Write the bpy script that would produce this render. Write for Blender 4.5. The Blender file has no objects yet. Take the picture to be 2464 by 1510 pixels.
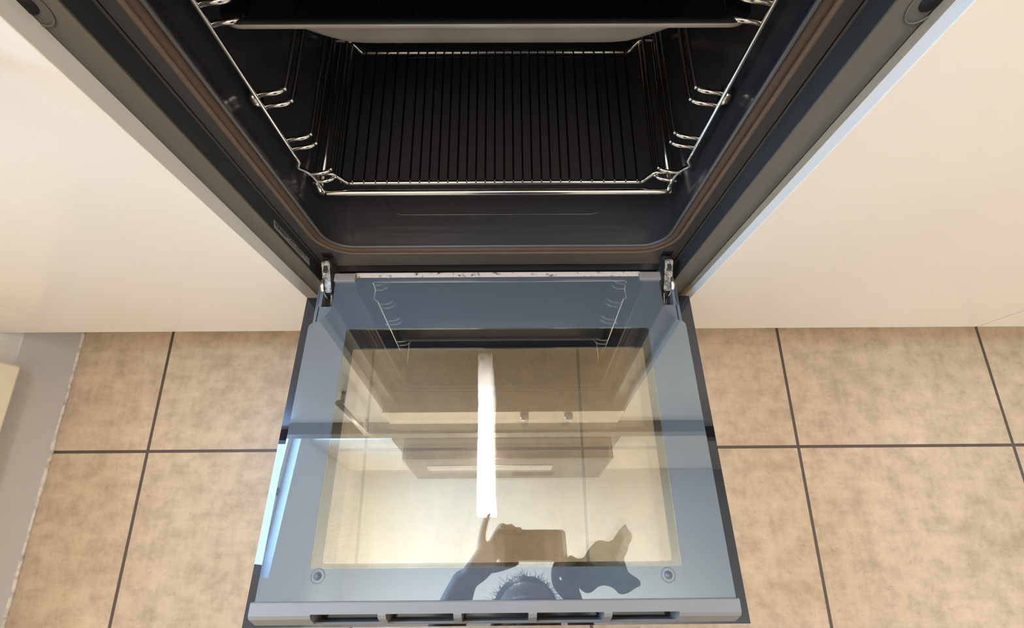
import bpy, bmesh, math, random
from mathutils import Vector, Matrix, Quaternion
random.seed(7)
S = bpy.context.scene
PI = math.pi
R = math.radians

# ------------------------------------------------------------------ camera
cam_d = bpy.data.cameras.new('camera')
cam = bpy.data.objects.new('camera', cam_d)
S.collection.objects.link(cam)
CAM = Vector((0.01506, -0.28290, 0.88350))
CX = Vector((0.99996814, -0.00758927, 0.00247603))
CU = Vector((0.00667155, 0.96480982, 0.26286405))
CF = Vector((0.00438385, 0.26283916, -0.96482971))
m = Matrix((CX, CU, -CF)).transposed().to_4x4()
m.translation = CAM
cam.matrix_world = m
cam_d.sensor_fit = 'HORIZONTAL'
cam_d.sensor_width = 36.0
cam_d.lens = 36.0 * 1010.17 / 2464
cam_d.shift_x = -0.5 / 2464
cam_d.shift_y = 136.8 / 2464
cam_d.clip_start = 0.004
S.camera = cam

# ------------------------------------------------------------------ view, world
S.view_settings.view_transform = 'Standard'
S.view_settings.look = 'None'
S.view_settings.exposure = 0.04
S.view_settings.gamma = 1.0
S.view_settings.use_curve_mapping = False
W = bpy.data.worlds.new('world'); S.world = W; W.use_nodes = True
bg = W.node_tree.nodes['Background']
bg.inputs[0].default_value = (0.62, 0.78, 1.0, 1)
bg.inputs[1].default_value = 6.0

def area(name, loc, rot, sx, sy, power, col):
    l = bpy.data.lights.new(name, 'AREA'); l.shape = 'RECTANGLE'; l.size = sx; l.size_y = sy
    l.energy = power; l.color = col
    o = bpy.data.objects.new(name, l); S.collection.objects.link(o)
    o.location = loc; o.rotation_euler = rot
    return o
WARM = (1.0, 0.91, 0.80)
area('added_room_light', (0.9, -1.25, 2.40), (0, 0, 0), 1.5, 1.0, 11, WARM)  # both panel lights added as main room light, outside the glass reflection
area('added_room_light', (-0.35, -1.25, 2.40), (0, 0, 0), 0.9, 1.0, 12.5, WARM)
area('added_ceiling_fill', (0.0, -0.80, 1.98), (PI, 0, 0), 2.0, 0.3, 31, (1.0, 0.94, 0.86))  # added upward fill without a fixture, brightens the ceiling mirrored in the glass
area('added_pendant_fill', (-0.087, 0.0, 1.50), (PI, 0, 0), 0.08, 0.2, 6.5, (1.0, 0.94, 0.86))  # added above the pendant to lift the mirrored ceiling's brightness
area('window_daylight', (-0.974, 0.05, 1.29), (0, R(-90), 0), 0.66, 0.70, 47, (0.31, 0.58, 1.0))

# ------------------------------------------------------------------ materials
def mat(name, col=(.5, .5, .5), rough=.5, metal=0, spec=.5, coat=0, coat_r=.05, ior=1.45):
    M = bpy.data.materials.new(name); M.use_nodes = True
    b = M.node_tree.nodes['Principled BSDF']
    b.inputs['Base Color'].default_value = (*col, 1)
    b.inputs['Roughness'].default_value = rough
    b.inputs['Metallic'].default_value = metal
    b.inputs['Specular IOR Level'].default_value = spec
    b.inputs['IOR'].default_value = ior
    b.inputs['Coat Weight'].default_value = coat
    b.inputs['Coat Roughness'].default_value = coat_r
    M.diffuse_color = (*col, 1)
    return M
def NT(M): return M.node_tree, M.node_tree.nodes, M.node_tree.links
def mottle(M, c1, c2, scale, detail=6, lo=.35, hi=.65, bump=0, stretch=(1, 1, 1), bscale=None):
    t, N, L = NT(M); b = N['Principled BSDF']
    tc = N.new('ShaderNodeTexCoord'); mp = N.new('ShaderNodeMapping'); mp.inputs['Scale'].default_value = stretch
    n = N.new('ShaderNodeTexNoise'); n.inputs['Scale'].default_value = scale; n.inputs['Detail'].default_value = detail
    r = N.new('ShaderNodeValToRGB'); r.color_ramp.elements[0].position = lo; r.color_ramp.elements[1].position = hi
    r.color_ramp.elements[0].color = (*c1, 1); r.color_ramp.elements[1].color = (*c2, 1)
    L.new(tc.outputs['Object'], mp.inputs[0]); L.new(mp.outputs[0], n.inputs['Vector'])
    L.new(n.outputs[0], r.inputs[0]); L.new(r.outputs[0], b.inputs['Base Color'])
    if bump:
        n2 = N.new('ShaderNodeTexNoise'); n2.inputs['Scale'].default_value = bscale or scale * 4
        L.new(mp.outputs[0], n2.inputs['Vector'])
        bp = N.new('ShaderNodeBump'); bp.inputs['Strength'].default_value = bump; bp.inputs['Distance'].default_value = .002
        L.new(n2.outputs[0], bp.inputs['Height']); L.new(bp.outputs[0], b.inputs['Normal'])
    return M
M_cream = mat('cream_laminate', (.80, .72, .60), .16, spec=.5)
mottle(M_cream, (.79, .725, .635), (.82, .755, .665), 3, 3)
M_wall = mat('white_wall_paint', (.80, .78, .74), .8)
M_grey = mat('grey_wall_paint', (.64, .62, .60), .6)
M_ceil = mat('ceiling_paint', (.86, .83, .76), .9)
M_plinth = mat('plinth_cream', (.7, .62, .5), .5)
M_trimcream = mat('cream_board', (.84, .76, .58), .5)
M_worktop = mat('brown_worktop', (.10, .075, .06), .4)
M_backtile = mat('splashback', (.55, .50, .44), .3)
M_enamel = mat('black_enamel', (.012, .011, .011), .12, spec=.6)
M_enamelg = mat('grey_enamel', (.036, .034, .037), .16, spec=.7)
M_frame = mat('oven_front_frame', (.075, .07, .068), .30, spec=.6)
M_flange = mat('flange_grey', (.135, .125, .105), .38, metal=.25)
M_channel = mat('channel_dark_metal', (.040, .041, .043), .35, metal=.0, spec=.6)
M_gasket = mat('shaded_brown_gasket', (.070, .042, .028), .7)  # inner cord: brown darkened to carry its shading
M_gasket2 = mat('tan_gasket', (.125, .085, .062), .6)
M_chrome = mat('chrome_wire', (.62, .58, .53), .13, metal=1)
M_bar = mat('dark_grill_wire', (.10, .09, .085), .25, metal=1)
M_hinge = mottle(mat('worn_hinge_steel', (.3, .29, .27), .38, metal=.9), (.05, .043, .036), (.34, .33, .32), 110, 8, .3, .7, .5)
M_seal = mottle(mat('spotted_pale_strip', (.5, .42, .36), .5), (.10, .075, .05), (.60, .50, .43), 130, 9, .30, .45)
M_doorframe = mat('door_frame_grey', (.125, .135, .15), .38, spec=.6)
M_cap = mat('door_end_cap_grey', (.215, .200, .182), .5)
M_black = mat('black_void', (.004, .004, .005), .6)
M_tray = mottle(mat('enamel_tray', (.3, .26, .22), .22, spec=.6), (.27, .235, .205), (.34, .30, .265), 14)
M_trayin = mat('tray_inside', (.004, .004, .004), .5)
M_paper = mat('silver_label', (.33, .31, .28), .5)
M_ink = mat('label_print', (.05, .045, .045), .6)
M_seal2 = mottle(mat('white_sealant', (.6, .52, .43), .7), (.30, .24, .19), (.70, .62, .54), 60, 8, .3, .55, .6)
M_steel = mat('brushed_steel', (.55, .52, .48), .3, metal=1)
M_fascia = mat('steel_fascia', (.50, .44, .36), .35, metal=.6)
M_hood = mat('dark_hood', (.055, .042, .035), .3, metal=.3)
M_skin = mottle(mat('skin', (.42, .25, .17), .5), (.36, .20, .135), (.45, .27, .19), 40)
M_hair = mat('dark_brown_hair', (.035, .022, .016), .5)
M_phone = mat('phone_dark', (.03, .025, .025), .3)
M_glasslens = mat('phone_lens', (.005, .005, .006), .05)
M_shirt = mat('dark_cotton', (.05, .05, .06), .8)
M_trouser = mat('blue_grey_trousers', (.06, .07, .10), .8)
M_cloth = mottle(mat('cleaning_cloth', (.12, .15, .13), .85), (.30, .36, .30), (.46, .50, .44), 60, bump=.5)

def floor_mat():
    M = mat('floor_tile', (.5, .4, .3), .42, spec=.45)
    t, N, L = NT(M); b = N['Principled BSDF']
    tc = N.new('ShaderNodeTexCoord')
    def noise(scale, det, st=(1, 1, 1), rough=.6):
        mp = N.new('ShaderNodeMapping'); mp.inputs['Scale'].default_value = st
        n = N.new('ShaderNodeTexNoise'); n.inputs['Scale'].default_value = scale; n.inputs['Detail'].default_value = det
        n.inputs['Roughness'].default_value = rough
        L.new(tc.outputs['Object'], mp.inputs[0]); L.new(mp.outputs[0], n.inputs['Vector']); return n
    n1 = noise(3.2, 5); n2 = noise(26, 8, (1, 1, 1), .7); n3 = noise(70, 4, (1, .12, 1), .6); n4 = noise(70, 4, (.12, 1, 1), .6)
    def ramp(src, a, b_, ca, cb):
        r = N.new('ShaderNodeValToRGB'); r.color_ramp.elements[0].position = a; r.color_ramp.elements[1].position = b_
        r.color_ramp.elements[0].color = (*ca, 1); r.color_ramp.elements[1].color = (*cb, 1); L.new(src, r.inputs[0]); return r.outputs[0]
    base = ramp(n1.outputs[0], .35, .65, (.475, .365, .250), (.56, .435, .305))
    def mul(a, b2, f):
        x = N.new('ShaderNodeMix'); x.data_type = 'RGBA'; x.blend_type = 'MULTIPLY'; x.inputs[0].default_value = f
        L.new(a, x.inputs[6]); L.new(b2, x.inputs[7]); return x.outputs[2]
    c = mul(base, ramp(n2.outputs[0], .33, .62, (.68, .66, .64), (1.06, 1.06, 1.06)), .75)
    c = mul(c, ramp(n3.outputs[0], .3, .6, (.80, .79, .78), (1.05, 1.05, 1.05)), .32)
    c = mul(c, ramp(n4.outputs[0], .3, .6, (.80, .79, .78), (1.05, 1.05, 1.05)), .32)
    n5 = noise(55, 10, (1, 1, 1), .8)
    c = mul(c, ramp(n5.outputs[0], .36, .44, (.62, .58, .54), (1.0, 1.0, 1.0)), .5)
    n6 = noise(38, 9, (1, 1, 1), .8)
    c = mul(c, ramp(n6.outputs[0], .57, .66, (1.0, 1.0, 1.0), (1.14, 1.14, 1.14)), .7)
    # joints every 45 cm
    sx = N.new('ShaderNodeSeparateXYZ'); L.new(tc.outputs['Object'], sx.inputs[0])
    def joint(out, off):
        a = N.new('ShaderNodeMath'); a.operation = 'SUBTRACT'; a.inputs[1].default_value = off; L.new(out, a.inputs[0])
        d = N.new('ShaderNodeMath'); d.operation = 'DIVIDE'; d.inputs[1].default_value = .45; L.new(a.outputs[0], d.inputs[0])
        p = N.new('ShaderNodeMath'); p.operation = 'PINGPONG'; p.inputs[1].default_value = .5; L.new(d.outputs[0], p.inputs[0])
        l = N.new('ShaderNodeMath'); l.operation = 'LESS_THAN'; l.inputs[1].default_value = .0031 / .45; L.new(p.outputs[0], l.inputs[0]); return l.outputs[0]
    jx = joint(sx.outputs[0], -.7363); jy = joint(sx.outputs[1], -.2096)
    mx = N.new('ShaderNodeMath'); mx.operation = 'MAXIMUM'; L.new(jx, mx.inputs[0]); L.new(jy, mx.inputs[1])
    fin = N.new('ShaderNodeMix'); fin.data_type = 'RGBA'; L.new(mx.outputs[0], fin.inputs[0]); L.new(c, fin.inputs[6])
    fin.inputs[7].default_value = (.085, .060, .048, 1)
    L.new(fin.outputs[2], b.inputs['Base Color'])
    bp = N.new('ShaderNodeBump'); bp.invert = True; bp.inputs['Distance'].default_value = .0015; bp.inputs['Strength'].default_value = .6
    L.new(mx.outputs[0], bp.inputs['Height']); L.new(bp.outputs[0], b.inputs['Normal'])
    return M
M_floor = floor_mat()

def glassy(name, tint, fac, gcol=(1, 1, 1), rough=.0):
    """thin clear coated pane: straight-through view plus a mirror reflection"""
    M = bpy.data.materials.new(name); M.use_nodes = True
    t, N, L = NT(M); N.remove(N['Principled BSDF']); out = N['Material Output']
    tr = N.new('ShaderNodeBsdfTransparent'); tr.inputs[0].default_value = (*tint, 1)
    gl = N.new('ShaderNodeBsdfGlossy'); gl.inputs['Roughness'].default_value = rough; gl.inputs[0].default_value = (*gcol, 1)
    fr = N.new('ShaderNodeFresnel'); fr.inputs[0].default_value = 1.5
    ad = N.new('ShaderNodeMath'); ad.operation = 'ADD'; ad.use_clamp = True; ad.inputs[1].default_value = fac - .04
    L.new(fr.outputs[0], ad.inputs[0])
    mx = N.new('ShaderNodeMixShader'); L.new(ad.outputs[0], mx.inputs[0]); L.new(tr.outputs[0], mx.inputs[1]); L.new(gl.outputs[0], mx.inputs[2])
    L.new(mx.outputs[0], out.inputs[0]); return M
def printed(name, col, fac, gcol=(1, 1, 1)):
    """glass with opaque print behind it"""
    M = bpy.data.materials.new(name); M.use_nodes = True
    t, N, L = NT(M); b = N['Principled BSDF']; out = N['Material Output']
    b.inputs['Base Color'].default_value = (*col, 1); b.inputs['Roughness'].default_value = .6; b.inputs['Specular IOR Level'].default_value = 0
    gl = N.new('ShaderNodeBsdfGlossy'); gl.inputs['Roughness'].default_value = .0; gl.inputs[0].default_value = (*gcol, 1)
    fr = N.new('ShaderNodeFresnel'); fr.inputs[0].default_value = 1.5
    ad = N.new('ShaderNodeMath'); ad.operation = 'ADD'; ad.use_clamp = True; ad.inputs[1].default_value = fac - .04
    L.new(fr.outputs[0], ad.inputs[0])
    mx = N.new('ShaderNodeMixShader'); L.new(ad.outputs[0], mx.inputs[0]); L.new(b.outputs[0], mx.inputs[1]); L.new(gl.outputs[0], mx.inputs[2])
    L.new(mx.outputs[0], out.inputs[0]); return M
def wiped(M, w):
    """fine wiping marks running towards the handle: tiny grooves that smear a lamp's reflection along the pane"""
    t, N, L = NT(M); out = N['Material Output']; src = out.inputs[0].links[0].from_socket
    tc = N.new('ShaderNodeTexCoord'); mp = N.new('ShaderNodeVectorMath'); mp.operation = 'SCALE'; mp.inputs['Scale'].default_value = 90000
    L.new(tc.outputs['Object'], mp.inputs[0])
    wn = N.new('ShaderNodeTexWhiteNoise'); wn.noise_dimensions = '3D'; L.new(mp.outputs[0], wn.inputs['Vector'])
    p = N.new('ShaderNodeMath'); p.operation = 'POWER'; p.inputs[1].default_value = 1.6; L.new(wn.outputs['Value'], p.inputs[0])
    k = N.new('ShaderNodeVectorMath'); k.operation = 'SCALE'; k.inputs[0].default_value = (0, -.9939, .1103); L.new(p.outputs[0], k.inputs['Scale'])
    k2 = N.new('ShaderNodeVectorMath'); k2.operation = 'SCALE'; k2.inputs['Scale'].default_value = .20; L.new(k.outputs[0], k2.inputs[0])
    g = N.new('ShaderNodeNewGeometry'); a = N.new('ShaderNodeVectorMath'); a.operation = 'ADD'
    L.new(g.outputs['Normal'], a.inputs[0]); L.new(k2.outputs[0], a.inputs[1])
    nn = N.new('ShaderNodeVectorMath'); nn.operation = 'NORMALIZE'; L.new(a.outputs[0], nn.inputs[0])
    gl = N.new('ShaderNodeBsdfGlossy'); gl.inputs['Roughness'].default_value = .02; L.new(nn.outputs[0], gl.inputs['Normal'])
    mx = N.new('ShaderNodeMixShader'); mx.inputs[0].default_value = w; L.new(src, mx.inputs[1]); L.new(gl.outputs[0], mx.inputs[2])
    L.new(mx.outputs[0], out.inputs[0])
M_pane = glassy('door_glass', (.93, .97, .94), .235, (.97, 1, .90))
wiped(M_pane, .045)
M_print = printed('grey_glass_print', (.085, .098, .112), .165, (.84, .94, .98))
M_outprint = printed('black_glass_print', (.010, .010, .014), .075, (.85, .9, 1))
M_winglass = glassy('window_glass', (.95, .97, 1), .06)

def mesh_mat():
    M = bpy.data.materials.new('dotted_glass_screen'); M.use_nodes = True
    t, N, L = NT(M); b = N['Principled BSDF']; out = N['Material Output']
    b.inputs['Base Color'].default_value = (.50, .345, .205, 1); b.inputs['Roughness'].default_value = .6
    tr = N.new('ShaderNodeBsdfTransparent'); tr.inputs[0].default_value = (1, .94, .84, 1)
    tc = N.new('ShaderNodeTexCoord'); mp = N.new('ShaderNodeMapping'); mp.inputs['Scale'].default_value = (1 / .0017,) * 3
    L.new(tc.outputs['Object'], mp.inputs[0])
    fr = N.new('ShaderNodeVectorMath'); fr.operation = 'FRACTION'; L.new(mp.outputs[0], fr.inputs[0])
    sb = N.new('ShaderNodeVectorMath'); sb.operation = 'SUBTRACT'; sb.inputs[1].default_value = (.5, .5, 0); L.new(fr.outputs[0], sb.inputs[0])
    ml = N.new('ShaderNodeVectorMath'); ml.operation = 'MULTIPLY'; ml.inputs[1].default_value = (1, 1, 0); L.new(sb.outputs[0], ml.inputs[0])
    ln = N.new('ShaderNodeVectorMath'); ln.operation = 'LENGTH'; L.new(ml.outputs[0], ln.inputs[0])
    lt = N.new('ShaderNodeMath'); lt.operation = 'LESS_THAN'; lt.inputs[1].default_value = .27; L.new(ln.outputs['Value'], lt.inputs[0])
    mx = N.new('ShaderNodeMixShader'); L.new(lt.outputs[0], mx.inputs[0]); L.new(tr.outputs[0], mx.inputs[1]); L.new(b.outputs[0], mx.inputs[2])
    gl = N.new('ShaderNodeBsdfGlossy'); gl.inputs['Roughness'].default_value = 0
    m2 = N.new('ShaderNodeMixShader'); m2.inputs[0].default_value = .11; L.new(mx.outputs[0], m2.inputs[1]); L.new(gl.outputs[0], m2.inputs[2])
    L.new(m2.outputs[0], out.inputs[0]); return M
M_mesh = mesh_mat()
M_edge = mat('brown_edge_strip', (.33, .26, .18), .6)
def emit(name, col, s):
    M = bpy.data.materials.new(name); M.use_nodes = True
    t, N, L = NT(M); N.remove(N['Principled BSDF']); e = N.new('ShaderNodeEmission')
    e.inputs[0].default_value = (*col, 1); e.inputs[1].default_value = s; L.new(e.outputs[0], N['Material Output'].inputs[0]); return M
M_led = emit('lit_diffuser', (1, .96, .88), 85)
M_led2 = emit('added_panel_glow', (1, .9, .76), 2.5)

# ------------------------------------------------------------------ mesh helpers
def link(name, bm, m, parent=None, smooth=False, label=None):
    me = bpy.data.meshes.new(name); bmesh.ops.recalc_face_normals(bm, faces=bm.faces[:]); bm.to_mesh(me); bm.free()
    if smooth:
        for p in me.polygons: p.use_smooth = True
    ms = m if isinstance(m, (list, tuple)) else [m]
    for k in ms: me.materials.append(k)
    o = bpy.data.objects.new(name, me); S.collection.objects.link(o)
    if parent: o.parent = parent
    if label: o['label'] = label
    return o
def off(parent):
    """world offset of the unrotated parents"""
    v = Vector((0, 0, 0)); p = parent
    while p: v += p.location; p = p.parent
    return v
def obj(name, bm, m, parent=None, smooth=False, label=None):
    """bm in world coordinates; parents are unrotated"""
    if parent: bmesh.ops.translate(bm, verts=bm.verts, vec=-off(parent))
    return link(name, bm, m, parent, smooth, label)
def tag(o, label, cat, group=None):
    o['label'] = label; o['category'] = cat
    if group: o['group'] = group
    return o
def thing(name, label, cat, loc=(0, 0, 0), group=None):
    o = bpy.data.objects.new(name, None); S.collection.objects.link(o); o.location = loc; o.empty_display_size = .05
    return tag(o, label, cat, group)
def struct(o): o['kind'] = 'structure'; return o
def box(bm, x0, x1, y0, y1, z0, z1, bev=0, seg=2, mi=0):
    r = bmesh.ops.create_cube(bm, size=1)
    M = Matrix.Translation(((x0 + x1) / 2, (y0 + y1) / 2, (z0 + z1) / 2)) @ Matrix.Diagonal((abs(x1 - x0), abs(y1 - y0), abs(z1 - z0), 1))
    bmesh.ops.transform(bm, matrix=M, verts=r['verts'])
    fs = set(f for v in r['verts'] for f in v.link_faces)
    for f in fs: f.material_index = mi
    if bev:
        es = set(e for v in r['verts'] for e in v.link_edges)
        bmesh.ops.bevel(bm, geom=list(es), offset=bev, segments=seg, affect='EDGES', profile=.5)
def nb(): return bmesh.new()
def bxo(name, x0, x1, y0, y1, z0, z1, m, parent=None, bev=0, label=None):
    b = nb(); box(b, x0, x1, y0, y1, z0, z1, bev); return obj(name, b, m, parent, False, label)
def smoothpath(P, n=6):
    P = [Vector(p) for p in P]
    if len(P) < 3: return P
    out = []
    for i in range(len(P) - 1):
        p0 = P[max(i - 1, 0)]; p1 = P[i]; p2 = P[i + 1]; p3 = P[min(i + 2, len(P) - 1)]
        for k in range(n):
            t = k / n
            out.append(.5 * ((2 * p1) + (p2 - p0) * t + (2 * p0 - 5 * p1 + 4 * p2 - p3) * t * t + (-p0 + 3 * p1 - 3 * p2 + p3) * t ** 3))
    out.append(P[-1]); return out
def tube(bm, P, r, seg=10, closed=False, rs=None, cap=True, flat=None):
    P = [Vector(p) for p in P]; n = len(P); rings = []
    up = None
    for i, p in enumerate(P):
        if closed: d = P[(i + 1) % n] - P[i - 1]
        else: d = P[min(i + 1, n - 1)] - P[max(i - 1, 0)]
        d.normalize()
        if up is None:
            up = Vector((0, 0, 1)) if abs(d.z) < .9 else Vector((1, 0, 0))
        s = d.cross(up)
        if s.length < 1e-5: s = d.cross(Vector((0, 1, 0)))
        s.normalize(); up = s.cross(d).normalized()
        rr = rs[i] if rs else r
        rings.append([bm.verts.new(p + s * math.cos(2 * PI * k / seg) * rr + up * math.sin(2 * PI * k / seg) * rr * (flat or 1)) for k in range(seg)])
    m_ = n if closed else n - 1
    for i in range(m_):
        a, b = rings[i], rings[(i + 1) % n]
        for k in range(seg): bm.faces.new((a[k], a[(k + 1) % seg], b[(k + 1) % seg], b[k]))
    if not closed and cap:
        bm.faces.new(rings[0][::-1]); bm.faces.new(rings[-1])
def prism(bm, poly, a, b, axis='z', mi=0):
    """poly: 2D points; extruded from a to b along axis. axis z: (x,y); axis y: (x,z); axis x: (y,z)"""
    def P(p, t): return (p[0], p[1], t) if axis == 'z' else (p[0], t, p[1]) if axis == 'y' else (t, p[0], p[1])
    A = [bm.verts.new(P(p, a)) for p in poly]; B = [bm.verts.new(P(p, b)) for p in poly]; n = len(poly)
    fs = [bm.faces.new(A), bm.faces.new(B[::-1])]
    for i in range(n): fs.append(bm.faces.new((A[i], B[i], B[(i + 1) % n], A[(i + 1) % n])))
    for f in fs: f.material_index = mi
def rrect(x0, x1, z0, z1, r, n=8):
    P = []
    for cx, cz, a0 in ((x1 - r, z0 + r, -90), (x1 - r, z1 - r, 0), (x0 + r, z1 - r, 90), (x0 + r, z0 + r, 180)):
        for k in range(n + 1):
            a = R(a0 + 90 * k / n); P.append((cx + r * math.cos(a), cz + r * math.sin(a)))
    return P
def ringplate(bm, outer, inner, a, b, axis='z', mi=0):
    """plate with a hole; outer and inner loops with the same number of points, matched by index"""
    def P(p, t): return (p[0], p[1], t) if axis == 'z' else (p[0], t, p[1])
    n = len(outer)
    L = [[bm.verts.new(P(p, t)) for p in loop] for loop in (outer, inner) for t in (a, b)]
    oa, ob, ia, ib = L
    for i in range(n):
        j = (i + 1) % n
        for q in ((oa[i], oa[j], ia[j], ia[i]), (ob[i], ib[i], ib[j], ob[j]), (oa[i], ob[i], ob[j], oa[j]), (ia[i], ia[j], ib[j], ib[i])):
            f = bm.faces.new(q); f.material_index = mi
def cyl(bm, c, r, h, axis='z', seg=24, mi=0, r2=None):
    M = Matrix.Translation(c)
    if axis == 'x': M = M @ Matrix.Rotation(PI / 2, 4, 'Y')
    if axis == 'y': M = M @ Matrix.Rotation(PI / 2, 4, 'X')
    q = bmesh.ops.create_cone(bm, cap_ends=True, segments=seg, radius1=r, radius2=r if r2 is None else r2, depth=h, matrix=M)
    for f in set(f for v in q['verts'] for f in v.link_faces): f.material_index = mi

# ------------------------------------------------------------------ the room
FX0, FX1, FY0 = -0.938, 2.3, -2.4
YB = .62
o = bxo('floor', FX0 - .05, FX1 + .05, FY0, YB, -.03, 0, M_floor); struct(o)
o = bxo('ceiling', FX0 - .3, FX1 + .05, FY0, YB + .05, 2.5, 2.55, M_ceil); struct(o)
o = bxo('wall_back', FX0 - .05, FX1 + .05, YB, YB + .05, 0, 2.5, M_backtile); struct(o)
o = bxo('wall_right', FX1, FX1 + .05, FY0, YB, 0, 2.5, M_wall); struct(o)
o = bxo('wall_front', FX0 - .05, FX1 + .05, FY0 - .05, FY0, 0, 2.5, M_wall); struct(o)
# left wall with its window opening
WY0, WY1, WZ0, WZ1 = -.34, .42, .955, 1.66
b = nb()
box(b, FX0 - .12, FX0, FY0, YB, 0, WZ0); box(b, FX0 - .12, FX0, FY0, YB, WZ1, 2.5)
box(b, FX0 - .12, FX0, FY0, WY0, WZ0, WZ1); box(b, FX0 - .12, FX0, WY1, YB, WZ0, WZ1)
struct(obj('wall_left', b, M_wall))
b = nb(); box(b, FX0 - .001, FX0 + .004, FY0, .06, 0, .109, .001)
struct(obj('baseboard_left', b, M_grey))
b = nb()
P = []
wob = [random.uniform(-1, 1) for _ in range(40)]
for k in range(300):
    y = .055 - k * .0083
    w0 = wob[(k // 9) % 40] * (1 - (k % 9) / 9) + wob[(k // 9 + 1) % 40] * (k % 9) / 9
    P.append(Vector((FX0 + .005 + .0012 * w0 + random.uniform(-.0003, .0003), y, .0012)))
tube(b, P, .004, 7, rs=[.0040 + .0012 * wob[(k // 14) % 40] + random.uniform(-.0004, .0004) for k in range(len(P))])
struct(obj('trim_1', b, M_seal2, smooth=True))
# window frame and pane
wf = bpy.data.objects.new('window_1', None); S.collection.objects.link(wf); struct(wf)
b = nb()
for z0, z1, y0, y1 in ((WZ0, WZ0 + .05, WY0, WY1), (WZ1 - .05, WZ1, WY0, WY1), (WZ0, WZ1, WY0, WY0 + .05), (WZ0, WZ1, WY1 - .05, WY1), (WZ0, WZ1, -.03, .01)):
    box(b, FX0 - .09, FX0 - .04, y0, y1, z0, z1, .004)
obj('window_frame', b, M_wall, wf)
bxo('window_pane', FX0 - .068, FX0 - .064, WY0 + .04, WY1 - .04, WZ0 + .04, WZ1 - .04, M_winglass, wf)
# cream casing low on the left wall
b = nb(); box(b, FX0 + .0005, -.900, -1.9, -.061, .124, .80, .004)
tag(obj('radiator_cover', b, M_trimcream), 'cream boxed panel fixed low on the left wall above the grey skirting', 'panel')

# ------------------------------------------------------------------ cabinets
def bar_handle(parent, x, z0, z1):
    b = nb(); tube(b, [(x, -.034, z0 - .02), (x, -.034, z1 + .02)], .006, 14); tube(b, [(x, 0, z0), (x, -.034, z0)], .005, 12); tube(b, [(x, 0, z1), (x, -.034, z1)], .005, 12)
    return obj('handle', b, M_steel, parent, True)
def cabinet(label, x0, x1, hx=None):
    t = thing('kitchen_cabinet', label, 'cabinet', ((x0 + x1) / 2, .3, .14))
    bxo('body', x0 + .001 + (.005 if abs(x0 - .299) < .01 else 0), x1 - .001 - (.005 if abs(x1 + .299) < .01 else 0), .0205, .60, .16, .866, M_cream, t)
    d = bxo('door', x0 + .001, x1 - .001, 0, .020, .1404, .867, M_cream, t, .0008)
    if hx is not None: bar_handle(d, hx, .68, .845)
    return t
cabinet('cream flat-fronted cabinet on the left of the oven', -.8016, -.299, -.357)
cr = cabinet('cream flat-fronted cabinet directly right of the oven', .299, .8995, .84)
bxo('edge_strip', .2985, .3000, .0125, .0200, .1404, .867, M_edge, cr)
cabinet('cream cabinet at the far right edge, beyond the thin seam', .901, 1.50, .96)
b = nb(); box(b, -.937, -.8026, 0, .020, .1404, .867, .0008)
tag(obj('filler_panel', b, M_cream), 'narrow cream filler strip between the left cabinet and the wall', 'panel')
b = nb(); box(b, -.937, 1.5, .068, .084, 0, .1385)
tag(obj('plinth', b, M_plinth), 'cream plinth board set back under the cabinets', 'plinth')
b = nb(); box(b, -.296, .296, .021, .60, .141, .236); 
tag(obj('oven_support_shelf', b, M_cream), 'cream shelf board carrying the oven beneath its open door', 'shelf')
b = nb(); box(b, -.937, 1.5, -.022, .618, .893, .933, .003)
tag(obj('worktop', b, M_worktop), 'dark brown worktop mirrored as a dark stripe in the door glass', 'worktop')

# ------------------------------------------------------------------ oven
OX = -.0027
oven = thing('oven', 'built-in oven with its grey glass door hanging open', 'oven', (OX, .3, .237))
def ox(x): return OX + x
# mounting flange (both sides) and recessed channel walls
for s, nm in ((-1, 'left'), (1, 'right')):
    b = nb()
    xs = sorted((ox(s * .272), ox(s * .3005)))
    box(b, xs[0], xs[1], .020, .0225, .252, .885, .0005)
    # countersunk dimple round the mounting hole
    hx = ox(s * .2975) if s < 0 else ox(s * .2950)
    c = nb()
    fl = obj('mounting_flange', b, M_flange, oven)
    b2 = nb(); tube(b2, [(ox(s * .2975) + .0135 * math.cos(a) * .8 - s * .004, .0195, .683 + .0135 * math.sin(a)) for a in [2 * PI * k / 24 for k in range(24)]], .0009, 6, closed=True)
    cyl(b2, (ox(s * .2975) - s * .003, .0197, .683), .0062, .0012, 'y', 20, 1)
    obj('screw_hole', b2, [M_flange, M_black], fl, True)
    b = nb(); prism(b, [(ox(s * .272), .0225), (ox(s * .2765), .0515), (ox(s * .2785), .0515), (ox(s * .2745), .0225)], .252, .885)
    obj('channel_wall', b, M_channel, oven)
    b = nb(); prism(b, [(ox(s * .2765), .0500), (ox(s * .2742), .0500), (ox(s * .2742), .0512), (ox(s * .2765), .0512)], .285, .885)
    obj('channel_lip', b, M_flange, oven)
# outer shell behind the front frame
b = nb()
box(b, ox(-.277), ox(-.2735), .052, .56, .250, .86); box(b, ox(.2735), ox(.277), .052, .56, .250, .86)
box(b, ox(-.277), ox(.277), .052, .56, .246, .250); box(b, ox(-.277), ox(.277), .052, .56, .86, .864)
box(b, ox(-.277), ox(.277), .556, .56, .250, .86)
obj('housing', b, M_black, oven)
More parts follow.
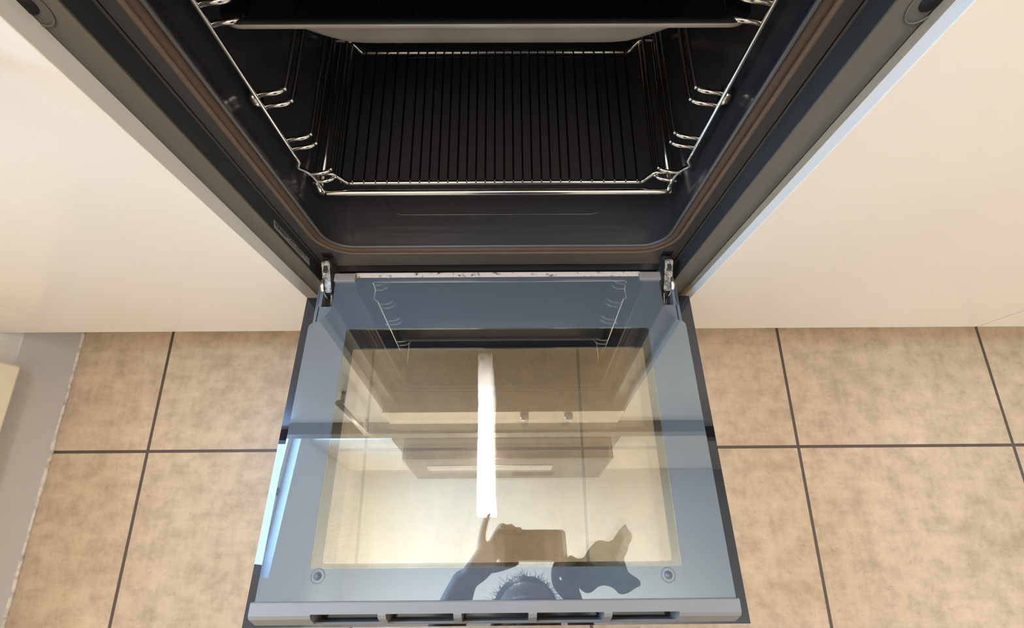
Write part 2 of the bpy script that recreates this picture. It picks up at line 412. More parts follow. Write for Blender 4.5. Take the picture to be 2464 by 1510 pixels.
# front frame with rounded opening
CI = dict(x0=ox(-.2400), x1=ox(.2400), z0=.3475, z1=.755)
inner = rrect(CI['x0'], CI['x1'], CI['z0'], CI['z1'], .034, 10)
def outer_for(inner, x0, x1, z0, z1):
    cx = (x0 + x1) / 2; cz = (z0 + z1) / 2; hx = (x1 - x0) / 2; hz = (z1 - z0) / 2; out = []
    n4 = len(inner) // 4; corners = ((x1, z0), (x1, z1), (x0, z1), (x0, z0))
    for i in range(4):
        c = corners[i]
        for k in range(n4):
            p = inner[i * n4 + k]
            h = (n4 - 1) / 2
            # first half of a corner runs along one side, second half along the other
            if i == 0: q = (p[0], z0) if k < h else (x1, p[1])
            if i == 1: q = (x1, p[1]) if k < h else (p[0], z1)
            if i == 2: q = (p[0], z1) if k < h else (x0, p[1])
            if i == 3: q = (x0, p[1]) if k < h else (p[0], z0)
            if abs(k - h) < .6: q = c
            out.append(q)
    return out
b = nb(); ringplate(b, outer_for(inner, ox(-.2722), ox(.2722), .2945, .785), inner, .050, .0512, 'y')
obj('front_frame', b, M_frame, oven)
# rolled lip round the opening
lip = [(p[0], .0495, p[1]) for p in rrect(CI['x0'], CI['x1'], CI['z0'], CI['z1'], .034, 10)]
b = nb(); tube(b, lip, .0022, 8, closed=True); obj('opening_lip', b, M_frame, oven, True)
# gasket: two rolled cords with a groove between
gk = None
for ofs, rr, gm, gn in ((.0062, .0043, M_gasket, 'door_gasket'), (.0140, .0038, M_gasket2, 'outer_cord')):
    b = nb()
    g = rrect(CI['x0'] - ofs, CI['x1'] + ofs, CI['z0'] - ofs, CI['z1'] + ofs, .034 + ofs, 12)
    tube(b, [(p[0], .0488, p[1]) for p in g], rr, 10, closed=True)
    gk = obj(gn, b, gm, gk or oven, True)
# recess below the front frame
b = nb(); box(b, ox(-.272), ox(.272), .058, .060, .250, .296); box(b, ox(-.2722), ox(.2722), .0505, .0585, .2925, .2945)
obj('lower_recess', b, M_enamel, oven)
# cavity: shell of five sides with rounded edges
def loop_at(y, grow, r, z0up=0): return [(p[0], y, p[1]) for p in rrect(CI['x0'] - grow, CI['x1'] + grow, CI['z0'] + z0up, CI['z1'] + grow, r, 10)]
b = nb(); prev = None
for y, g, r_, zu in ((.0505, 0, .034, 0), (.056, .001, .034, .0), (.066, .0045, .034, .001), (.075, .0055, .03, .003), (.45, .0055, .03, .003), (.462, -.008, .03, .016)):
    cur = [b.verts.new(p) for p in loop_at(y, g, r_, zu)]
    if prev:
        for i in range(len(cur)): b.faces.new((prev[i], prev[(i + 1) % len(cur)], cur[(i + 1) % len(cur)], cur[i]))
    prev = cur
b.faces.new(prev)
cav = obj('cavity', b, M_enamelg, oven, True)
# embossed outlines on cavity floor and back
b = nb()
emb = rrect(ox(-.165), ox(.165), .10, .40, .03, 8)
tube(b, [(p[0], p[1], .3500) for p in emb], .0013, 6, closed=True)
obj('floor_embossing', b, M_enamelg, cav, True)
b = nb()
for zz in (.43, .56):
    tube(b, smoothpath([(ox(-.13), .459, zz), (ox(0), .459, zz - .006), (ox(.13), .459, zz)], 8), .002, 6)
for x in (-.19, -.17, .17, .19): tube(b, [(ox(x), .459, .40), (ox(x), .459, .70)], .0025, 6)
obj('back_embossing', b, M_enamelg, cav, True)
# side racks
ZR = [.633, .6175, .551, .5375, .4945, .4815, .440, .426]
for s in (-1, 1):
    X = ox(s * .2335)
    b = nb()
    tube(b, smoothpath([(X, .092, .72), (X, .092, .60), (X, .092, .50), (X, .092, .473), (X - s * .001, .090, .466), (X + s * .0035, .089, .459), (X, .092, .450), (X - s * .004, .0935, .440), (X - s * .0055, .094, .425), (X - s * .007, .094, .405)], 5), .0024, 10)
    tube(b, [(X, .42, .72), (X, .42, .405)], .0024, 8)
    tube(b, [(X, .092, .72), (X, .42, .72)], .0024, 8)
    tube(b, [(X, .092, .405), (X, .42, .405)], .0024, 8)
    rk = obj('side_rack', b, M_chrome, oven, True)
    for z in ZR:
        c = nb()
        P = smoothpath([(X, .0935, z), (X - s * .007, .0945, z + .001), (X - s * .018, .096, z + .0012), (X - s * .025, .1015, z), (X - s * .0275, .113, z), (X - s * .0275, .20, z)], 6) + [(X - s * .0275, .41, z), (X, .42, z)]
        tube(c, P, .0023, 10)
        obj('runner', c, M_chrome, rk, True)
    c = nb(); cyl(c, (X + s * .004, .0965, .546), .008, .007, 'x', 20); obj('fixing_boss', c, M_chrome, rk, True)
# rating label on the left channel wall
lab = nb(); box(lab, ox(-.2767), ox(-.2763), .0262, .0370, .336, .430)
lo = obj('rating_label', lab, M_paper, oven, label='small silver label with rows of tiny print')
# follow the slant of the wall
lab = nb()
for k in range(9):
    pass
lab.free()
me = lo.data
for v_ in me.vertices:
    y = v_.co.y + oven.location.y
    xw = OX - (.272 + .0045 * (y - .0225) / .029) + (.0004 if v_.co.x > (-.2765) else .00005)
    v_.co.x = xw - OX
b = nb(); rnd = random.Random(3)
for row, (y0, a, z) in enumerate(((.0352, .9, .428), (.0334, .5, .428), (.0318, .35, .428), (.0300, .25, .426), (.0330, .5, .375), (.0296, .4, .395))):
    zz = z
    end = z - .088 * a
    while zz > max(end, .340):
        w = rnd.uniform(.001, .005)
        xw = OX - (.272 + .0045 * (y0 - .0225) / .029) + .00065
        box(b, xw - .0001, xw + .0001, y0 - .0005, y0 + .0005, zz - w, zz)
        zz -= w + rnd.uniform(.0006, .002)
obj('label_print', b, M_ink, lo)
# control fascia and knobs above
fas = bxo('control_fascia', ox(-.2985), ox(.2985), -.006, .05, .787, .866, M_fascia, oven, .001)
for x in (.052, .162):
    c = nb(); cyl(c, (ox(x), -.0135, .806), .0110, .016, 'y', 24); box(c, ox(x) - .0012, ox(x) + .0012, -.0225, -.021, .797, .815)
    obj('knob', c, M_steel, fas, True)

# --- the open door (its own local frame: x right, y into the oven, z out of the inner face)
TILT = -0.110565
door = bpy.data.objects.new('door', None)
def dl(name, bm, m, parent, smooth=False, label=None): return link(name, bm, m, parent, smooth, label)
bm = nb()
# body rails under the inner pane: s = -y
def sbox(b, x0, x1, s0, s1, h0, h1, bev=0, mi=0): box(b, x0, x1, -s1, -s0, h0, h1, bev, 2, mi)
sbox(bm, -.262, -.2625 + .0015, -.008, .005, .002, .0295)
for s in (-1, 1):
    xa, xb = sorted((s * .2615, s * .262))
sbox(bm, -.2655, -.2615, -.009, .412, .0015, .0300)
sbox(bm, .2615, .2655, -.009, .412, .0015, .0300)
# side beams carry the hinge slots
for s in (-1, 1):
    def sb(x0, x1, s0, s1, h0=.0015, h1=.0300):
        a, c = sorted((s * x0, s * x1)); sbox(bm, a, c, s0, s1, h0, h1)
    sb(.2170, .2425, -.009, .412); sb(.2425, .2600, .0335, .412); sb(.2575, .2650, -.009, .0335)
    sb(.2430, .2600, -.009, .0335, .0015, .006)
sbox(bm, -.2425, .2425, -.009, .0695, .0015, .0300)
sbox(bm, -.2425, .2425, .3829, .412, .0015, .0300)
bmesh.ops.translate(bm, verts=bm.verts, vec=(0, 0, 0))
me = bpy.data.meshes.new('door'); bmesh.ops.recalc_face_normals(bm, faces=bm.faces[:]); bm.to_mesh(me); bm.free(); me.materials.append(M_doorframe)
bpy.data.objects.remove(door)
door = bpy.data.objects.new('door', me); S.collection.objects.link(door)
door.parent = oven
door.location = Vector((OX, 0, .2836)) - oven.location
door.rotation_euler = (TILT, 0, 0)
door['label'] = 'open drop-down door with dark glass'
# outer glass panel with the dotted window
bm = nb()
wi = rrect(-.2165, .2165, -.3762, -.0866, .004, 5)
wo = outer_for(wi, -.2970, .2970, -.4436, 0.0)
ringplate(bm, wo, wi, -.0060, 0.0, 'z')
dl('outer_panel', bm, M_outprint, door, label='black glass outer panel seen as a dark margin')
bm = nb(); prism(bm, wi, -.0040, -.0022); dl('dotted_screen', bm, M_mesh, door, label='window area printed with a fine grid of dots')
bm = nb(); li = rrect(-.2150, .2153, -.3812, -.0712, .003, 5); lj = rrect(-.2165, .2168, -.3827, -.0697, .003, 5)
ringplate(bm, lj, li, .0004, .0303, 'z'); dl('window_liner', bm, M_black, door)
# bevelled metal side trims lying on the outer panel margin
for s in (-1, 1):
    bm = nb()
    prism(bm, [(s * .2664, .0002), (s * .2664, .0290), (s * .2700, .0285), (s * .2735, .0225), (s * .2745, .0002)], -.4125, -.066, 'y')
    dl('side_trim', bm, M_doorframe, door, True)
# inner pane: stepped outline with printed border and clear window
half = [(.2395, .0130), (.2395, -.020)]
right = [(.2395, .0130), (.2395, -.030), (.2400, -.0375), (.2425, -.0445), (.2468, -.0508), (.2530, -.0568), (.2600, -.0615), (.2645, -.0632), (.2672, -.0660), (.2680, -.0700), (.2690, -.4140)]
left = [(-x, y) for x, y in right[::-1]]
outl = right + left          # clockwise-ish loop
cw = rrect(-.2135, .2138, -.3797, -.0722, .003, 4)
bm = nb()
def fill_ring(bm, outer, inner, z0, z1):
    for z in (z0, z1):
        a = [bm.verts.new((p[0], p[1], z)) for p in outer]; c = [bm.verts.new((p[0], p[1], z)) for p in inner]
        es = [bm.edges.new((a[i], a[(i + 1) % len(a)])) for i in range(len(a))] + [bm.edges.new((c[i], c[(i + 1) % len(c)])) for i in range(len(c))]
        bmesh.ops.triangle_fill(bm, use_beauty=True, use_dissolve=False, edges=es)
        if z == z0: A, Cc = a, c
        else:
            for u, w in ((A, a), (Cc, c)):
                for i in range(len(u)): bm.faces.new((u[i], u[(i + 1) % len(u)], w[(i + 1) % len(u)], w[i]))
fill_ring(bm, outl, cw, .0305, .0345)
dl('inner_pane_border', bm, M_print, door, label='grey-blue printed border of the inner pane')
bm = nb(); v4 = [bm.verts.new((p[0], p[1], .0343)) for p in cw]; bm.faces.new(v4)
dl('inner_pane', bm, M_pane, door, label='clear glossy inner pane')
# pale strip, tabs
bm = nb(); sbox(bm, -.2135, .2135, -.0225, -.0135, .024, .0335, .001); dl('pale_edge_strip', bm, M_seal, door, label='pale strip spotted with dirt')
for s in (-1, 1):
    bm = nb(); a, c = sorted((s * .2105, s * .2420)); sbox(bm, a, c, -.0185, -.0050, .030, .0385, .0012)
    dl('pane_clip', bm, M_cap, door)
    bm = nb(); a, c = sorted((s * .2465, s * .2560)); cyl(bm, ((a + c) / 2, -.0270, .014), .004, .012, 'x', 16); dl('hinge_pin', bm, M_chrome, door, True)
    bm = nb(); x = s * .2500
    prism(bm, [(-.032, .007), (-.030, .012), (.0, .024), (.0, .008)], x - .0012, x + .0012, 'x'); prism(bm, [(-.026, .007), (.0, .024), (.0, .010)], x + .004, x + .0055, 'x')
    dl('hinge_strut', bm, M_hinge, door)
# screws under the pane print
for x, sc in ((-.2033, .387), (.1963, .389)):
    bm = nb(); cyl(bm, (x, -sc, .0349), .0044, .0010, 'z', 24); cyl(bm, (x, -sc, .0355), .0028, .0008, 'z', 6)
    tube(bm, [(x + .0078 * math.cos(a), -sc + .0078 * math.sin(a), .0345) for a in [2 * PI * k / 32 for k in range(32)]], .0005, 6, closed=True)
    dl('screw', bm, M_doorframe, door, True)
# end cap with five vent slots
xs = [-.2725]
SW = .0742; PITCH = (.4070 - SW) / 4
slots = [(-.2043 + PITCH * i, -.2043 + PITCH * i + SW) for i in range(5)]
prof = [(-.4128, .0300), (-.4128, .0368), (-.4140, .0375), (-.4262, .0372), (-.4300, .0345), (-.4380, .0185), (-.4385, .0020), (-.4128, .0020)]
bm = nb()
segs = []; x = -.2722
for a, c in slots: segs.append((x, a)); x = c
segs.append((x, .2712))
for a, c in segs: prism(bm, prof, a, c, 'x')
for a, c in slots:
    prism(bm, [(-.4128, .0300), (-.4128, .0368), (-.4140, .0375), (-.4250, .0372), (-.4250, .0240)], a, c, 'x')
    prism(bm, [(-.4365, .0215), (-.4380, .0185), (-.4385, .0020), (-.4350, .0020), (-.4350, .0200)], a, c, 'x')
cap_ = dl('end_cap', bm, M_cap, door, label='grey end cap with five vent slots')
bm = nb(); sbox(bm, -.206, .206, .4255, .4345, .0025, .0045); dl('vent_floor', bm, M_enamel, door)
# bar handle on the outside, below the end of the door
bm = nb(); tube(bm, [(-.25, -.405, -.046), (.25, -.405, -.046)], .007, 14)
for x in (-.22, .22): tube(bm, [(x, -.405, -.006), (x, -.405, -.046)], .006, 12)
dl('door_handle', bm, M_steel, door, True)
# hinge catches between oven and door
for s in (-1, 1):
    x = ox(s * .2535)
    b = nb()
    prism(b, [(.048, .322), (.0495, .306), (.038, .290), (.020, .284), (.004, .292), (-.006, .304), (-.004, .312), (.006, .316), (.020, .322), (.036, .330)], x - .0060, x + .0060, 'x')
    bmesh.ops.bevel(b, geom=b.edges[:], offset=.0012, segments=2, affect='EDGES')
    hg = obj('hinge', b, M_hinge, oven)
    b = nb(); box(b, x - .0028, x + .0028, .0205, .036, .3245, .3275, .0006); obj('hinge_window', b, M_channel, hg)
    b = nb(); box(b, x - .0075, x + .0075, .0485, .0515, .319, .331, .0006); obj('hinge_socket', b, M_black, hg)
    b = nb(); tube(b, smoothpath([(x - s * -.005, .014, .318), (x + s * .0065, .004, .317), (x + s * .006, -.006, .311), (x + s * .002, -.012, .304)], 6), .0030, 8, flat=.6); obj('hinge_lever', b, M_chrome, hg, True)

# ------------------------------------------------------------------ wire shelf
def shelf_x(px): return px
shelf = thing('wire_shelf', 'chrome wire oven shelf on the lowest runners', 'oven shelf', (ox(0), .22, .42))
b = nb()
FY, RY, ZG = .1047, .3300, .4120
XL, XR = -.2010, .1890
# thick front rod
tube(b, smoothpath([(-.2330, .110, .4275), (-.2345, .098, .4180), (-.2325, .0915, .4115), (-.2270, .0905, .4108), (-.20, .0905, .4108), (0, .0905, .4108), (.19, .0905, .4108), (.2190, .0905, .4108), (.2245, .0915, .4115), (.2265, .098, .4180), (.225, .110, .4275)], 5), .0038, 12)
obj('front_rod', b, M_chrome, shelf, True)
b = nb()
for y in (FY, RY):
    tube(b, smoothpath([(-.2300, y, .4290), (-.2210, y, .4290), (-.2120, y, .4285), (-.2050, y, .4205), (-.1975, y, ZG), (-.18, y, ZG), (0, y, ZG), (.172, y, ZG), (.1900, y, ZG), (.1970, y, .4205), (.2040, y, .4285), (.2130, y, .4290), (.2220, y, .4290)], 5), .0027, 10)
for x in (-.2320, .2240):
    tube(b, smoothpath([(x, .092, .4235), (x, .104, .4290), (x, .20, .4290), (x, .335, .4290)], 4), .0024, 8)
obj('frame', b, M_chrome, shelf, True)
pxs = [836, 862.9, 889.9, 917.3, 944.2, 971.4, 998.4, 1020.9, 1043, 1065, 1087, 1109.6, 1131.6, 1153.2, 1175.2, 1197.5, 1219.8, 1241.6, 1263.5, 1285.5, 1307.8, 1329, 1352.8, 1373.7, 1400.9, 1426.8, 1454.3, 1480, 1506.4, 1533.4]
for p in pxs:
    x = .0157 + (p - 1232.5) * .000561
    b = nb(); tube(b, [(x, FY - .002, ZG + .0015), (x, FY + .002, ZG + .0030), (x, FY + .01, ZG + .0030), (x, RY - .006, ZG + .0030), (x, RY + .001, ZG + .0022)], .0012, 8)
    obj('bar', b, M_bar, shelf, True)

# ------------------------------------------------------------------ baking tray
tray = thing('baking_tray', 'grey enamelled baking tray with a rolled rim on the upper runners', 'baking tray', (ox(-.001), .27, .59))
TX0, TX1, TY0, TY1, TZ = ox(-.2290), ox(.2270), .0937, .435, .6165
b = nb(); prev = None
prof_t = [(0, .0012, .020), (0, -.0022, .020), (.006, -.0036, .020), (.014, -.0036, .022), (.022, -.0048, .03), (.031, -.0095, .036), (.039, -.0165, .042), (.048, -.0245, .046), (.057, -.0315, .05), (.065, -.0348, .05), (.09, -.0355, .05)]
def tl(inx, dz, r, fr=None):
    iy = inx * .42
    return [(p[0], p[1], TZ + dz) for p in rrect(TX0 + inx, TX1 - inx, TY0 + iy, TY1 - iy, r, 8)]
for d, dz, r_ in prof_t:
    cur = [b.verts.new(p) for p in tl(d, dz, r_)]
    if prev:
        for i in range(len(cur)): b.faces.new((prev[i], prev[(i + 1) % len(cur)], cur[(i + 1) % len(cur)], cur[i]))
    prev = cur
b.faces.new(prev)
obj('underside', b, M_tray, tray, True)
b = nb(); prev = None
for d, dz, r_ in [(0, .0012, .020), (.004, .0028, .02), (.012, .0026, .022), (.018, .0002, .024), (.030, -.0030, .03), (.045, -.0170, .045), (.060, -.0290, .05), (.085, -.0320, .05)]:
    cur = [b.verts.new(p) for p in tl(d, dz, r_)]
    if prev:
        for i in range(len(cur)): b.faces.new((prev[i], prev[(i + 1) % len(cur)], cur[(i + 1) % len(cur)], cur[i]))
    prev = cur
b.faces.new(prev)
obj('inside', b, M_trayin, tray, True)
# wire insert lying in the tray: bars painted near black as shade, chrome tips as glints
gr = thing('wire_insert', 'shade-darkened wire rack lying inside the baking tray', 'wire rack', (ox(0), .27, .615))
b = nb()
tube(b, [(-.180, .118, .5985), (.176, .118, .5985), (.176, .42, .5985), (-.180, .42, .5985)], .0018, 8, closed=True)
obj('frame', b, M_trayin, gr, True)
for k in range(28):
    x = -.1630 + .01195 * k
    b = nb(); tube(b, [(x, .1095, .6095), (x, .1135, .6045), (x, .120, .6000), (x, .42, .6000)], .0011, 6)
    q = bmesh.ops.create_icosphere(b, subdivisions=2, radius=.0014, matrix=Matrix.Translation((x, .1085, .6108)))
    for f in set(f for v_ in q['verts'] for f in v_.link_faces): f.material_index = 1
    obj('bar', b, [M_trayin, M_chrome], gr, True)

# ------------------------------------------------------------------ things only mirrored in the door glass
# wall cupboards
def cup(label, x0, x1, zb=1.45):
    t = thing('wall_cupboard', label, 'cupboard', ((x0 + x1) / 2, .43, 1.45))
    bxo('body', x0, x1, .271, .618, zb + .01, 2.30, M_cream, t); bxo('door', x0 + .001, x1 - .001, .25, .270, zb, 2.30, M_cream, t, .001)
cup('cream wall cupboard above the worktop on the left', -.936, -.55, 1.74)
cup('cream wall cupboard above the worktop on the right', .534, 1.20)
cup('cream wall cupboard farthest right along the wall', 1.202, 1.80)
hood = thing('extractor_hood', 'dark extractor hood over the hob', 'extractor hood', (0, .35, 1.5))
b = nb(); box(b, -.445, .448, .10, .60, 1.56, 1.900, .003); obj('canopy', b, M_hood, hood)
b = nb(); box(b, -.36, .20, .097, .0995, 1.66, 1.735, .0008); obj('front_strip', b, M_steel, hood)
b = nb(); box(b, .02, .22, .097, .0995, 1.785, 1.845, .0008); obj('button_panel', b, M_black, hood)
b = nb(); box(b, -.15, .16, .30, .60, 1.885, 2.498); obj('chimney', b, M_steel, hood)
# added lamps: unseen ceiling panels for room light, pendant for the mirrored streak
def lamp(label, cx, cy, z, lx, ly, m, group=None):
    t = thing('added_ceiling_lamp', label, 'lamp', (cx, cy, z), group)
    b = nb(); box(b, cx - lx / 2 - .012, cx + lx / 2 + .012, cy - ly / 2 - .012, cy + ly / 2 + .012, z + .002, z + .03, .003); obj('housing', b, M_wall, t)
    b = nb(); box(b, cx - lx / 2, cx + lx / 2, cy - ly / 2, cy + ly / 2, z - .008, z + .003, .002); obj('diffuser', b, m, t)
    return t
lamp('large unseen ceiling panel added for room light, behind the person on the right', .9, -1.25, 2.455, 1.5, 1.0, M_led2)
lamp('smaller unseen ceiling panel added for room light, behind the person on the left', -.35, -1.25, 2.455, .9, 1.0, M_led2)
pl = thing('added_pendant_lamp', 'slim white pendant lamp with lit tubes, added and tapered to mirror as a bright streak in the door glass', 'lamp', (-.085, 0, 1.45))
def taper(y0, y1, z0, z1, grow=0):
    def xs_(y):
        t = (y + .146) / .295
        return -.112 - .005 * t - grow, -.041 - .026 * t + grow
    a, c = xs_(y0), xs_(y1); b = nb()
    prism(b, [(a[0], y0), (a[1], y0), (c[1], y1), (c[0], y1)], z0, z1)
    bmesh.ops.bevel(b, geom=b.edges[:], offset=.003, segments=2, affect='EDGES'); return b
obj('housing', taper(-.150, .154, 1.468, 1.486, .004), M_wall, pl)
for y0, y1 in ((-.146, .119), (.129, .151)):
    obj('lit_tube', taper(y0, y1, 1.45, 1.468), M_led, pl)
b = nb(); tube(b, [(-.085, -.08, 1.485), (-.085, -.08, 2.5)], .0012, 6); tube(b, [(-.085, .06, 1.485), (-.085, .06, 2.5)], .0012, 6); obj('suspension_wire', b, M_steel, pl)

# ------------------------------------------------------------------ the person taking the picture
def capsules(chains, voxel, smooth=3):
    """chains: lists of (x,y,z,r) points; fused into one continuous surface"""
    bm = nb()
    for ch in chains:
        P = smoothpath([c[:3] for c in ch], 5) if len(ch) > 2 else [Vector(c[:3]) for c in ch]
        n = 5 if len(ch) > 2 else 1
        rs = []
        for i in range(len(P)):
            t = i / n; k = min(int(t), len(ch) - 2) if len(ch) > 1 else 0; f = t - k
            rs.append(ch[k][3] * (1 - f) + ch[k + 1][3] * f)
        tube(bm, P, .01, 14, rs=rs)
        for q, rr in ((P[0], rs[0]), (P[-1], rs[-1])):
            bmesh.ops.create_icosphere(bm, subdivisions=3, radius=rr, matrix=Matrix.Translation(q))
    return bm
def fuse(name, bm, m, parent, voxel, it=6):
    o = link(name, bm, m, parent, True)
    md = o.modifiers.new('r', 'REMESH'); md.mode = 'VOXEL'; md.voxel_size = voxel; md.use_smooth_shade = True
    sm = o.modifiers.new('s', 'SMOOTH'); sm.iterations = it; sm.factor = .5
    dg = bpy.context.evaluated_depsgraph_get(); dg.update()
    me = bpy.data.meshes.new_from_object(o.evaluated_get(dg)); o.modifiers.clear(); o.data = me
    me.materials.clear(); me.materials.append(m)
    for p in me.polygons: p.use_smooth = True
    return o
def V(*a): return Vector(a)
PX = .052           # the person's mid line
person = thing('person', 'person mirrored in the door glass, bowed head, raising a phone and a cloth', 'person', (PX, -.85, 0))
# phone frame of reference (plane at right angles to the view)
def ph(u, v, w): return CAM + CX * u + CU * v - CF * w    # w: behind the lens
ch = []
# torso, neck, head
ch.append([(PX, -.98, .40, .135), (PX, -.99, .55, .125), (PX, -.93, .75, .135), (PX, -.84, .92, .12)])
ch.append([(PX - .07, -.96, .45, .10), (PX - .09, -.93, .72, .085), (PX - .10, -.83, .92, .075)])
ch.append([(PX + .07, -.96, .45, .10), (PX + .09, -.93, .72, .085), (PX + .10, -.83, .92, .075)])
ch.append([(PX - .165, -.80, .955, .055), (PX, -.80, .965, .07), (PX + .165, -.80, .955, .055)])
ch.append([(PX, -.80, .98, .055), (PX, -.66, 1.04, .052), (PX, -.54, 1.07, .058)])
# skull, jaw
ch.append([(PX, -.445, 1.115, .078), (PX, -.475, 1.13, .082)])
ch.append([(PX, -0.430, 1.05, .062), (PX, -0.430, 1.012, .040), (PX, -0.428, .992, .026)])
# nose, brow, lips, ears
ch.append([(PX, -0.368, 1.075, .008), (PX, -0.355, 1.052, .009), (PX, -0.350, 1.038, .012), (PX, -0.362, 1.032, .010)])
ch.append([(PX - .034, -0.374, 1.088, .010), (PX, -0.366, 1.088, .009), (PX + .034, -0.374, 1.088, .010)])
ch.append([(PX - .018, -0.376, 1.008, .008), (PX, -0.370, 1.008, .009), (PX + .018, -0.376, 1.008, .008)])
for s in (-1, 1):
    ch.append([(PX + s * .078, -0.452, 1.09, .010), (PX + s * .084, -0.457, 1.075, .012), (PX + s * .079, -0.452, 1.052, .008)])
# tip the head forward so the crown leads and the face looks down at the phone
HP = Vector((PX, -.47, 1.09)); HR = Matrix.Translation(HP + Vector((0, -.012, -.005))) @ Matrix.Rotation(R(-48), 4, 'X') @ Matrix.Translation(-HP)
for c_ in ch[5:]:
    for k_ in range(len(c_)):
        p_ = HR @ Vector(c_[k_][:3]); c_[k_] = (p_.x, p_.y, p_.z, c_[k_][3])
# legs: kneeling
for s in (-1, 1):
    ch.append([(PX + s * .085, -.98, .38, .095), (PX + s * .11, -.88, .28, .082), (PX + s * .13, -.72, .10, .062), (PX + s * .13, -.70, .075, .056)])
    ch.append([(PX + s * .13, -.71, .072, .056), (PX + s * .125, -.90, .075, .055), (PX + s * .115, -1.10, .055, .038), (PX + s * .11, -1.18, .050, .036)])
    ch.append([(PX + s * .11, -1.17, .055, .036), (PX + s * .11, -1.22, .035, .030), (PX + s * .11, -1.20, .022, .018), (PX + s * .112, -1.13, .018, .015)])
# left arm (raises the phone)
WL = V(-.096, -.378, .915); EL = V(-.200, -.62, .865)
ch.append([(PX - .185, -.80, .95, .050), (-.185, -.72, .895, .044), (*EL, .038)])
ch.append([(*EL, .042), (-.145, -.50, .890, .044), (*WL, .030)])
# right arm (holds the cloth)
WR = V(.158, -.432, .905); ER = V(.245, -.66, .86)
ch.append([(PX + .185, -.80, .95, .050), (.255, -.74, .89, .044), (*ER, .036)])
ch.append([(*ER, .036), (.200, -.54, .880, .036), (*WR, .023)])
bmb = capsules(ch, .006)
# left hand: palm, index reaching up, three fingers over the top edge, thumb along the bottom
hl = []
hl.append([(*WL, .024), (*ph(-.085, -.062, .026), .021), (*ph(-.062, -.020, .026), .018)])
hl.append([(*WL, .022), (*ph(-.062, -.060, .030), .020), (*ph(-.046, -.018, .030), .017)])
hl.append([(*ph(-.072, -.022, .024), .0110), (*ph(-.071, .010, .020), .0095), (*ph(-.066, .038, .017), .0085), (*ph(-.058, .062, .015), .0072)])
for k, (u0, u1, L_) in enumerate(((-.054, -.026, .036), (-.044, -.006, .034), (-.036, .014, .026))):
    hl.append([(*ph(u0, -.016, .032), .0105), (*ph((u0 + u1) / 2, .012 + (L_ - .03) * .5, .036), .0098), (*ph(u1, L_, .028), .0090), (*ph(u1 + .006, L_ - .006, .012), .0080)])
hl.append([(*ph(-.060, -.060, .026), .0125), (*ph(-.034, -.063, .016), .0110), (*ph(-.006, -.058, .011), .0095), (*ph(.010, -.053, .012), .0085)])
# right hand gripping the cloth below the phone corner
g = V(.135, -.352, .900)
hr = [[(*WR, .021), (.150, -.398, .902, .019), (.142, -.380, .900, .015)]]
for k, (dx, dy, dz) in enumerate(((-.016, .040, .0), (.006, .044, -.004), (.026, .036, -.008), (.042, .024, -.010))):
    hr.append([(.143 + k * .010, -.374, .900, .0105), (.143 + dx * .8 + k * .004, -.374 + dy * .6, .897 + dz, .0095), (.146 + dx, -.374 + dy, .886 + dz, .0086), (.152 + dx, -.378 + dy * .7, .872 + dz, .0078)])
hr.append([(.138, -.405, .898, .0120), (.118, -.385, .890, .0105), (.112, -.360, .884, .0092), (.118, -.342, .880, .0082)])
b2 = capsules(hl + hr, .003)
tmp = bpy.data.meshes.new('t'); b2.to_mesh(tmp); b2.free(); bmb.from_mesh(tmp)
bmesh.ops.translate(bmb, verts=bmb.verts, vec=-person.location)
body = fuse('body', bmb, M_skin, person, .0042, 4)
def cloth_set(name, chains, m, grow, voxel=.009):
    bm = capsules([[(*c[:3], c[3] + grow) for c in cc] for cc in chains], voxel)
    bmesh.ops.translate(bm, verts=bm.verts, vec=-person.location)
    return fuse(name, bm, m, person, voxel, 6)
sh = [ch[0], ch[1], ch[2], ch[3]]
sh.append([(PX - .185, -.80, .95, .050), (-.175, -.745, .915, .047)]); sh.append([(PX + .185, -.80, .95, .050), (.255, -.745, .905, .047)])
cloth_set('t_shirt', sh, M_shirt, .010)
tr_ = [c for c in ch if c[0][1] == -.98 and c[0][2] == .38] + [c[:] for c in ch if c[0][:3] in ((PX + .13, -.71, .072), (PX - .13, -.71, .072))]
tr_.append([(PX - .05, -.97, .40, .125), (PX + .05, -.97, .40, .125)])
cloth_set('trousers', tr_, M_trouser, .012)
# hair: cap plus loose strands
bm = nb()
bmesh.ops.create_icosphere(bm, subdivisions=4, radius=1, matrix=Matrix.Translation((PX, -.472, 1.137)) @ Matrix.Diagonal((.089, .094, .088, 1)))
for v_ in bm.verts:
    if v_.co.y > -.415 and v_.co.z < 1.115: v_.co.y = -.415 - (v_.co.y + .415) * .2
    v_.co += v_.co.normalized() * random.uniform(-.002, .003)
rnd = random.Random(5)
for k in range(700):
    a = rnd.uniform(0, 2 * PI); e_ = rnd.uniform(-.2, 1.3)
    d = V(math.cos(a) * math.cos(e_), math.sin(a) * math.cos(e_), math.sin(e_))
    if d.y > .6 and d.z < -.1: continue
    p = V(PX + d.x * .088, -.472 + d.y * .093, 1.137 + d.z * .087)
    t_ = V(rnd.uniform(-1, 1), rnd.uniform(-1, 1), rnd.uniform(-1, .3)) * .02
    tube(bm, [p, p + d * .007 + t_ * .4, p + d * .011 + t_ * .9], .0005, 4, rs=[.0006, .0005, .0002])
bmesh.ops.transform(bm, matrix=HR, verts=bm.verts)
bmesh.ops.translate(bm, verts=bm.verts, vec=-person.location)
link('hair', bm, M_hair, person, True)
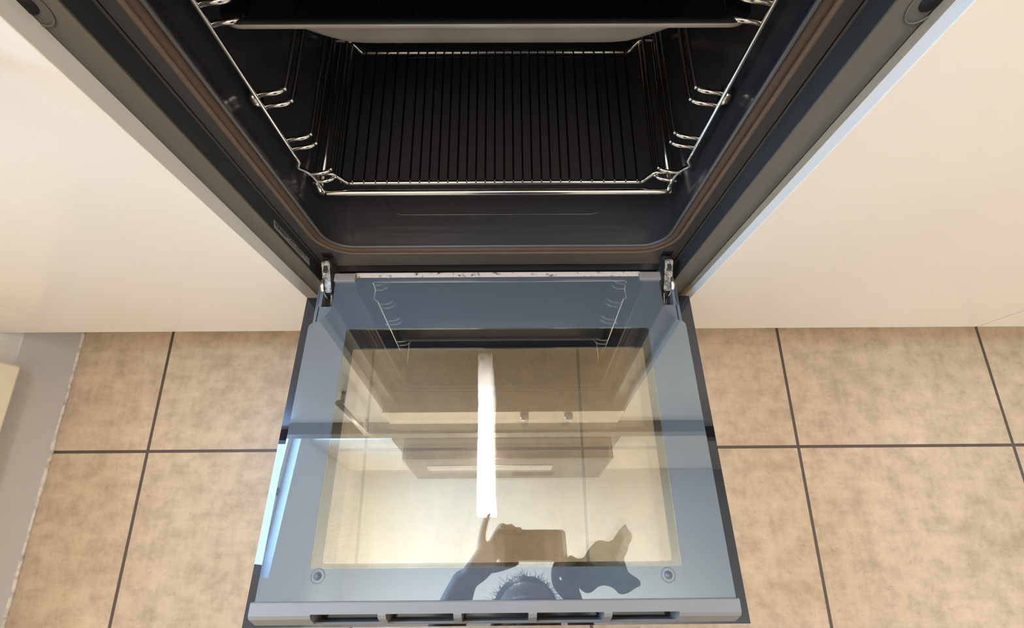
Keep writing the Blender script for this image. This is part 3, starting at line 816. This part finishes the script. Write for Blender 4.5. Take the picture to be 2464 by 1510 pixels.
for s in (-1, 1):
    bm = nb(); bmesh.ops.create_icosphere(bm, subdivisions=3, radius=.0115, matrix=Matrix.Translation(V(PX + s * .031, -.3815, 1.072) - person.location))
    for f in bm.faces: f.material_index = 1 if f.calc_center_median().normalized().length and (f.calc_center_median() - (V(PX + s * .031, -.3815, 1.072) - person.location)).dot(V(0, .8, -.5)) > .0098 else 0
    bmesh.ops.transform(bm, matrix=Matrix.Translation(-person.location) @ HR @ Matrix.Translation(person.location), verts=bm.verts)
    link('eye', bm, [mat('eye_white', (.8, .78, .75), .3), M_hair], person, True)
# phone: a slab just behind the lens
phone = thing('phone', 'dark smartphone held sideways in the left hand', 'phone', ph(.055, .024, .012))
def phone_bm(u0, u1, v0, v1, w0, w1, r_):
    bm = nb(); loop = rrect(u0, u1, v0, v1, r_, 8)
    A = [bm.verts.new(ph(p[0], p[1], w0)) for p in loop]; B = [bm.verts.new(ph(p[0], p[1], w1)) for p in loop]
    bm.faces.new(A); bm.faces.new(B[::-1])
    for i in range(len(A)): bm.faces.new((A[i], B[i], B[(i + 1) % len(A)], A[(i + 1) % len(A)]))
    return bm
obj('case', phone_bm(-.034, .129, -.050, .022, .010, .019, .010), M_phone, phone)
obj('screen', phone_bm(-.029, .124, -.046, .018, .0191, .0196, .006), M_glasslens, phone)
obj('camera_bump', phone_bm(-.012, .018, -.044, .016, .0065, .010, .004), M_glasslens, phone)
# cleaning cloth hanging from the right hand
def cloth_mesh():
    bm = nb(); nu, nv = 46, 46; G = []
    for i in range(nu + 1):
        row = []
        for j in range(nv + 1):
            u = i / nu; v = j / nv
            x = .150 + .150 * u; y = -.425 + .125 * v
            # bunched near the hand, flaring outward
            k = .35 + .65 * u
            y = -.372 + (y + .372) * k + .028 * u
            z = .872 - .020 * u + .016 * math.sin(v * 13 + u * 5) * k + .011 * math.sin(u * 17 - v * 6) + .008 * math.sin((u + v) * 27)
            x += .012 * math.sin(v * 9 + 1) * u; y += .008 * math.sin(u * 14)
            row.append(bm.verts.new((x - .022, y, z)))
        G.append(row)
    for i in range(nu):
        for j in range(nv): bm.faces.new((G[i][j], G[i + 1][j], G[i + 1][j + 1], G[i][j + 1]))
    r = bmesh.ops.solidify(bm, geom=bm.faces[:], thickness=.003)
    return bm
tag(link('cleaning_cloth', cloth_mesh(), M_cloth, None, True), 'crumpled grey-green cloth in the right hand, mirrored in the glass', 'cloth')
